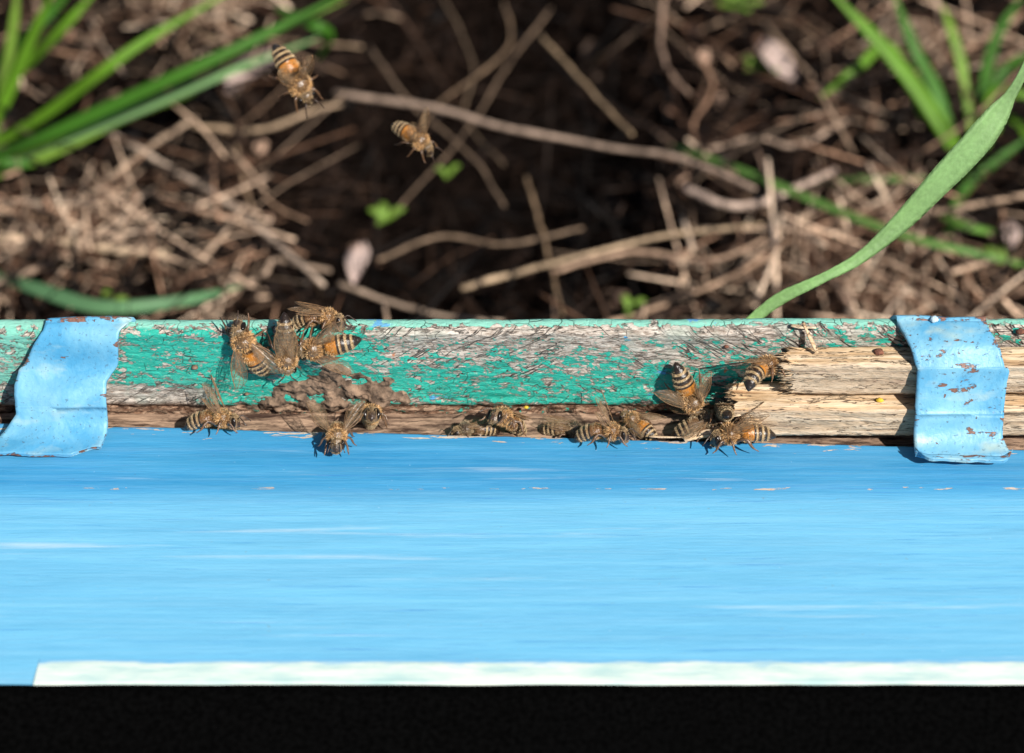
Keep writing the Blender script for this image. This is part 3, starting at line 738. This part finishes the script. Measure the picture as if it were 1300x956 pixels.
def acol(x, k, dark):
    """abdomen colour by segment"""
    for i in range(6):
        if SEG[i+1] <= x <= SEG[i]+1e-6:
            t = (SEG[i]-x)/(SEG[i]-SEG[i+1])
            org = (.42, .16, .022); tan = (.48, .34, .18); blk = (.020, .012, .008)
            if dark == 2: org = (.13, .06, .022); tan = (.30, .20, .10)
            if dark == 1: org = (.14, .075, .035)
            if i == 0: return org if t > .2 else (.10, .05, .02)
            if i == 1: return org if t < .72 else blk
            if i == 5: return blk
            if i == 2 and dark != 1: return tan if t < .2 else (.26, .11, .03) if t < .42 else blk
            return tan if t < .40 else blk
    return (.05, .03, .02)
FURC = [(.58, .33, .13), (.72, .48, .26), (.36, .19, .07)]
def bend(p, curl):
    if p.x < .05 and curl:
        d = .05-p.x; a = curl*d; c = Vector((.05-math.sin(a)/curl if curl else p.x, p.y, -(1-math.cos(a))/curl))
        n = Vector((-math.sin(a), 0, math.cos(a))); return c + n*p.z*1.0
    return p
def bee_body(curl, dark, wide=1):
    b = MB(); xs_ = []; x = -.74
    while x < .695: xs_.append(x); x += .0155
    xs_.append(.695); n = 22; rs = []; cs = []
    for x in xs_:
        ry, rz, zc = bprof(x); r_ = []
        k = 1
        if x < .05:
            for i in range(6):
                if SEG[i+1] <= x <= SEG[i]: k = 1+.045*((SEG[i]-x)/(SEG[i]-SEG[i+1]))-.02
        for j in range(n):
            a = 2*math.pi*j/n
            p = Vector((x, ry*k*math.cos(a), zc+rz*k*math.sin(a)))
            if x > .49: p.x += -.05*abs(math.cos(a))*ry/.18     # flattened face
            r_.append(bend(p, curl)+Vector((0, 0, BH)))
        rs.append(r_)
        if x < .08: c = acol(x, 0, dark)
        elif x < .48: c = (.13, .075, .035) if dark != 1 else (.07, .045, .03)
        elif x < .6: c = (.12, .08, .045)
        elif x < .66: c = (.17, .11, .06)
        else: c = (.05, .03, .02)
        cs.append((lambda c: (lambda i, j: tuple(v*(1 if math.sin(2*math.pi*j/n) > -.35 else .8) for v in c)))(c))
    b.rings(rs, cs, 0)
    for s in (-1, 1):   # compound eyes, antennae, mouthparts
        b.ellipsoid((.565, s*.145, BH-.045), (.065, .052, .125), 12, 10, (0, 0, 0), 1, Matrix.Rotation(s*.35, 3, 'Z'))
        b.tube([(.63, s*.035, BH+.0), (.70, s*.09, BH+.07), (.74, s*.12, BH+.06), (.83, s*.17, BH-.03), (.90, s*.20, BH-.10)], [.014, .013, .015, .014, .010], 6, (.05, .03, .02))
        LEGS = [[(.40, .09, -.12), (.47, .22, -.02), (.56, .29, -.10), (.62, .31, -.20), (.70, .34, -.245)],
                [(.28, .10, -.14), (.30, .27, .0), (.28, .39, -.04), (.25, .47, -.18), (.22, .55, -.245)],
                [(.16, .10, -.13), (.08, .26, -.02), (-.03, .35, .0), (-.14, .42, -.16), (-.26, .47, -.245)]]
        for q, L in enumerate(LEGS):
            P = smooth_path([(x, s*(y if z < -.11 and y < .15 else .10+(y-.10)*.78), z+BH) for x, y, z in L], 14)
            rr = [interp([(0, .045), (.25, .035), (.45, .022), (.6, .038 if q == 2 else .028), (.75, .026 if q == 2 else .018), (.85, .014), (1, .009)], i/14) for i in range(15)]
            cc = [tuple(lerp(u, v, i/14) for u, v in zip((.09, .055, .03), (.16, .08, .04))) for i in range(15)]
            b.tube(P, rr, 6, cc)
    b.tube([(.66, 0, BH-.17), (.67, 0, BH-.22), (.64, 0, BH-.25)], [.03, .02, .008], 6, (.16, .08, .04))
    return b.mesh('bee_body', [M['bee'], M['eye']])
def bee_fur(curl, dark):
    b = MB(); rnd = random.Random(5)
    def hair(p, n, l, c):
        n = (n+Vector((rnd.gauss(0, .35)-.25, rnd.gauss(0, .35), rnd.gauss(0, .35)))).normalized()
        s = n.cross(Vector((rnd.gauss(0, 1), rnd.gauss(0, 1), rnd.gauss(0, 1)))).normalized()*.0062
        i = [b.vert(p-s, c), b.vert(p+s, c), b.vert(p+n*l, c)]; b.face(i, 0, False)
    def scatter(x0, x1, num, l, cols, top=False):
        for _ in range(num):
            x = rnd.uniform(x0, x1); a = rnd.uniform(0, 2*math.pi); ry, rz, zc = bprof(x)
            if x > .48 and abs(math.cos(a)) > .72: continue
            if top and math.sin(a) > .78 and rnd.random() < .8: continue
            e = .004; ry2, rz2, zc2 = bprof(x+e); sl = -(ry2-ry)/e
            p = Vector((x, ry*.97*math.cos(a), zc+rz*.97*math.sin(a))); nn = Vector((max(-2, min(2, sl)), math.cos(a), math.sin(a))).normalized()
            if x > .49: p.x += -.05*abs(math.cos(a))*ry/.18
            c = jit(rnd.choice(cols), .25)
            hair(bend(p, curl)+Vector((0, 0, BH)), nn, l*rnd.uniform(.5, 1.15), c)
    fc = FURC if dark != 1 else [(.34, .25, .15), (.44, .34, .22), (.24, .17, .10)]
    scatter(.10, .47, 3000, .075, fc, True)
    scatter(.49, .68, 900, .045, [(.42, .30, .17), (.30, .2, .1)])
    for i in range(1, 5):
        w_ = (SEG[i]-SEG[i+1])*.42; scatter(SEG[i]-w_, SEG[i], 330, .035, [(.55, .42, .26), (.46, .34, .20)])
    scatter(-.12, .05, 450, .055, fc); scatter(-.6, -.1, 500, .03, [(.34, .24, .13)])
    return b.mesh('bee_fur', [M['fur']])
def wing_mesh(L, W, hind):
    b = MB(); n = 26
    def lead(t): return W*(.28*math.sin(math.pi*min(1, t*1.02))**.8)
    def trail(t): return -W*.72*(math.sin(math.pi*(t**(1.35 if not hind else .9)))**.75)
    rs = []
    for i in range(n+1):
        t = .015+.97*i/n; x = -L*t; rs.append([(x, lead(t), .006), (x, lead(t)*.2+trail(t)*.4, .012+.006*math.sin(t*9)), (x, trail(t), .003), (x, lead(t)*.2+trail(t)*.4, .009+.006*math.sin(t*9))])
    b.rings(rs, (1, 1, 1), 0)
    def vein(pts, r): b.tube(smooth_path([(-L*t, lead(t)*k if k > 0 else -trail(t)*k, .012) for t, k in pts], 10), r, 4, (1, 1, 1), 1)
    vein([(.0, .3), (.3, .98), (.6, .98), (.95, .8)], .009)
    vein([(.0, -.05), (.25, -.1), (.5, -.02), (.72, .5), (.8, .9)], .006)
    vein([(.0, -.1), (.25, -.35), (.5, -.42), (.75, -.35), (.95, -.3)], .0055)
    vein([(.05, -.3), (.3, -.75), (.5, -.88)], .0055)
    vein([(.5, -.02), (.55, -.42), (.52, -.88)], .0045); vein([(.3, -.1), (.34, -.38), (.33, -.8)], .0045)
    vein([(.72, .4), (.74, -.3), (.72, -.75)], .004); vein([(.55, -.42), (.7, -.7), (.84, -.85)], .0045)
    vein([(.02, -.6), (.4, -.99), (.7, -.985), (.93, -.9)], .004)
    return b.mesh('hindwing' if hind else 'forewing', [M['wing'], M['vein']])
FW = wing_mesh(.95, .34, False); HW = wing_mesh(.66, .27, True)
_c = {}
def bodies(curl, dark):
    k = (round(curl, 2), dark)
    if k not in _c: _c[k] = (bee_body(curl, dark), bee_fur(curl, dark))
    return _c[k]
WP = {'folded': ((8, 6, 4), (14, 3, 8)), 'splay': ((26, 10, 6), (36, 6, 10)), 'raised': ((48, 38, 30), (58, 28, 25)), 'up': ((30, 62, 40), (42, 50, 35)), 'closed': ((-2, 5, 3), (4, 2, 5)), 'fly': ((50, 72, 40), (60, 66, 40)), 'wide': ((31, 8, 8), (40, 3, 10)), 'upfold': ((10, 26, 30), (16, 20, 25))}
def bee(label, center, fwd, up, pose='folded', curl=.5, dark=False, scale=1.0, group='honey bees on the hive', asym=0):
    up = Vector(up).normalized(); f = Vector(fwd).normalized(); f = (f-up*f.dot(up)).normalized(); l = up.cross(f)
    Mx = Matrix((f, l, up)).transposed()
    root = empty('honey_bee'); root.location = Vector(center)-up*BH*scale
    root.rotation_euler = Mx.to_euler(); root.scale = (scale,)*3
    tag(root, label, 'bee', group)
    bm_, fm = bodies(curl, dark)
    for nme, me in (('body', bm_), ('fur', fm)):
        o = bpy.data.objects.new(nme, me); COL.objects.link(o); o.parent = root
    fore, hind = WP[pose]
    for s in (-1, 1):
        for nme, me, (az_, el_, tw), bx in (('forewing', FW, fore, .30), ('hindwing', HW, hind, .22)):
            # wing: leading edge outward (+y), root at thorax shoulder
            o = bpy.data.objects.new(nme, me); COL.objects.link(o); o.parent = root
            azz = R(az_+asym*s); E = R(el_)
            d = Vector((-math.cos(azz)*math.cos(E), s*math.sin(azz)*math.cos(E), math.sin(E)))     # toward the tip
            out = Vector((math.sin(azz), s*math.cos(azz), 0)); out = (out-d*out.dot(d)).normalized()
            nrm = d.cross(out)*(-1 if s > 0 else 1)
            if nrm.z < 0: nrm = -nrm
            out = (out*math.cos(R(tw))-nrm*math.sin(R(tw))).normalized(); nrm = (-d).cross(out)
            if s < 0: pass
            m3 = Matrix((-d, out, nrm)).transposed()
            o.rotation_mode = 'QUATERNION'; o.rotation_quaternion = m3.to_quaternion()
            o.location = (bx, s*.15, BH+.155)
            if nme == 'hindwing': o.location = (bx, s*.15, BH+.125)
    return root
def onrail(px, py, off=.27): return at(px, py, y=RY-off)
def onblue(px, py, off=.25): return at(px, py, z=off)
def im(a):  # direction in the rail plane, a in degrees, 0 = right, 90 = up in the picture
    return (math.cos(R(a)), 0, math.sin(R(a))/.80)
NF = (0, -1, 0); NU_ = (0, 0, 1)
def cv(r, u, f): return RGT*r+UPV*u+FWD*f       # a direction given by how it looks in the photo
bee('golden bee with open glassy wings clinging to green paint, head toward upper left', onrail(318, 447), im(120), (-.05, -1, .15), 'splay', .3, scale=1.08)
bee('amber bee hanging head down in the middle of the four bee cluster', onrail(363, 440, .40), im(-92), (.1, -1, .25), 'closed', .3, 2, scale=1.02)
bee('bee standing on top edge of the rail above the cluster, facing right', at(402, 403, z=RT+.30), (.95, -.35, -.25), (.0, .45, 1), 'folded', .9, 2, scale=.92)
bee('striped bee at the right of the cluster with black pointed tail to the right', onrail(415, 440, .36), im(188), (0, -1, .35), 'wide', .2, scale=1.02)
bee('brown bee standing on the blue edge left of the mud crust, wings raised', onblue(268, 531), (1, -.12, 0), (0, .50, 1), 'up', .8, 2, scale=.92)
bee('bee standing on the blue edge facing the camera with spread raised wings', onblue(428, 549), (.05, -1, .12), (0, .35, 1), 'raised', .9, 2, scale=.92)
bee('bee looking out of the slot just right of the camera facing bee', at(471, 528, z=.15), cv(.1, .15, -1), cv(0, 1, .2), 'folded', .5, scale=.92)
bee('small bee head just showing above the blue edge left of centre', at(604, 544, z=-.16), (-1, -.2, .1), (0, .2, 1), 'closed', .5, True, scale=.78)
bee('bee climbing out of the slot at the centre, head to the left', at(647, 534, z=.03), cv(-.55, .15, -.7), cv(.3, 1, .2), 'closed', .5, 2, scale=.95)
bee('bee mostly hidden in the slot left of the fanning bee', at(716, 544, z=-.18), (1, -.2, .05), (0, .1, 1), 'closed', .5, True, scale=.8)
bee('brown bee standing on the blue board right of centre, facing right', onblue(762, 547), (1, -.2, 0), (0, .45, 1), 'up', .9, 2, scale=.90)
bee('bee with pale wings half inside the slot behind the board bee', at(812, 540, z=-.10), (-.7, .7, -.2), (0, -.1, 1), 'splay', .5, scale=.78)
bee('striped orange bee on the rail with tail up and head down toward the slot', onrail(873, 497, .40), im(-64), (.1, -1, .15), 'wide', .1, scale=1.04)
bee('boldly striped bee pushing its head under the torn end of upper strip', at(966, 468, y=.30), cv(.62, .10, .75), cv(-.15, 1, -.12), 'folded', 1.1, scale=1.0, asym=14)
bee('bee seen tail first as a dark ring between two other bees', at(920, 524, y=.12), cv(0, -.05, 1), cv(0, 1, 0), 'closed', .0, True, scale=.88)
bee('grey striped bee lying in the slot under the tail first bee', at(886, 538, z=.06), cv(1, .35, 0), cv(-.3, .75, -.6), 'wide', .2, True, scale=.92)
bee('banded bee on the blue edge below the wooden strips, facing left', onblue(943, 550, .29), (-1, -.12, -.05), (-.05, .25, 1), 'upfold', .3, scale=1.02)
f1 = CAM+ray(371, 93)*47; f2 = CAM+ray(523, 172)*47
bee('larger orange banded bee flying over the ground at upper left', f1, cv(.48, -.86, .15), cv(.1, .15, -1), 'fly', .2, scale=1.18, group='bees in flight')
bee('smaller pale bee flying over the dark hollow, head toward lower right', f2, cv(.50, -.75, .5), cv(.1, .45, -.9), 'fly', .6, scale=.92, group='bees in flight')

# ------------------------------------------------------------------ centimetres to metres
for me in bpy.data.meshes: me.transform(Matrix.Scale(.01, 4))
for o in bpy.data.objects:
    if o.type in ('MESH', 'EMPTY'): o.location = o.location*.01
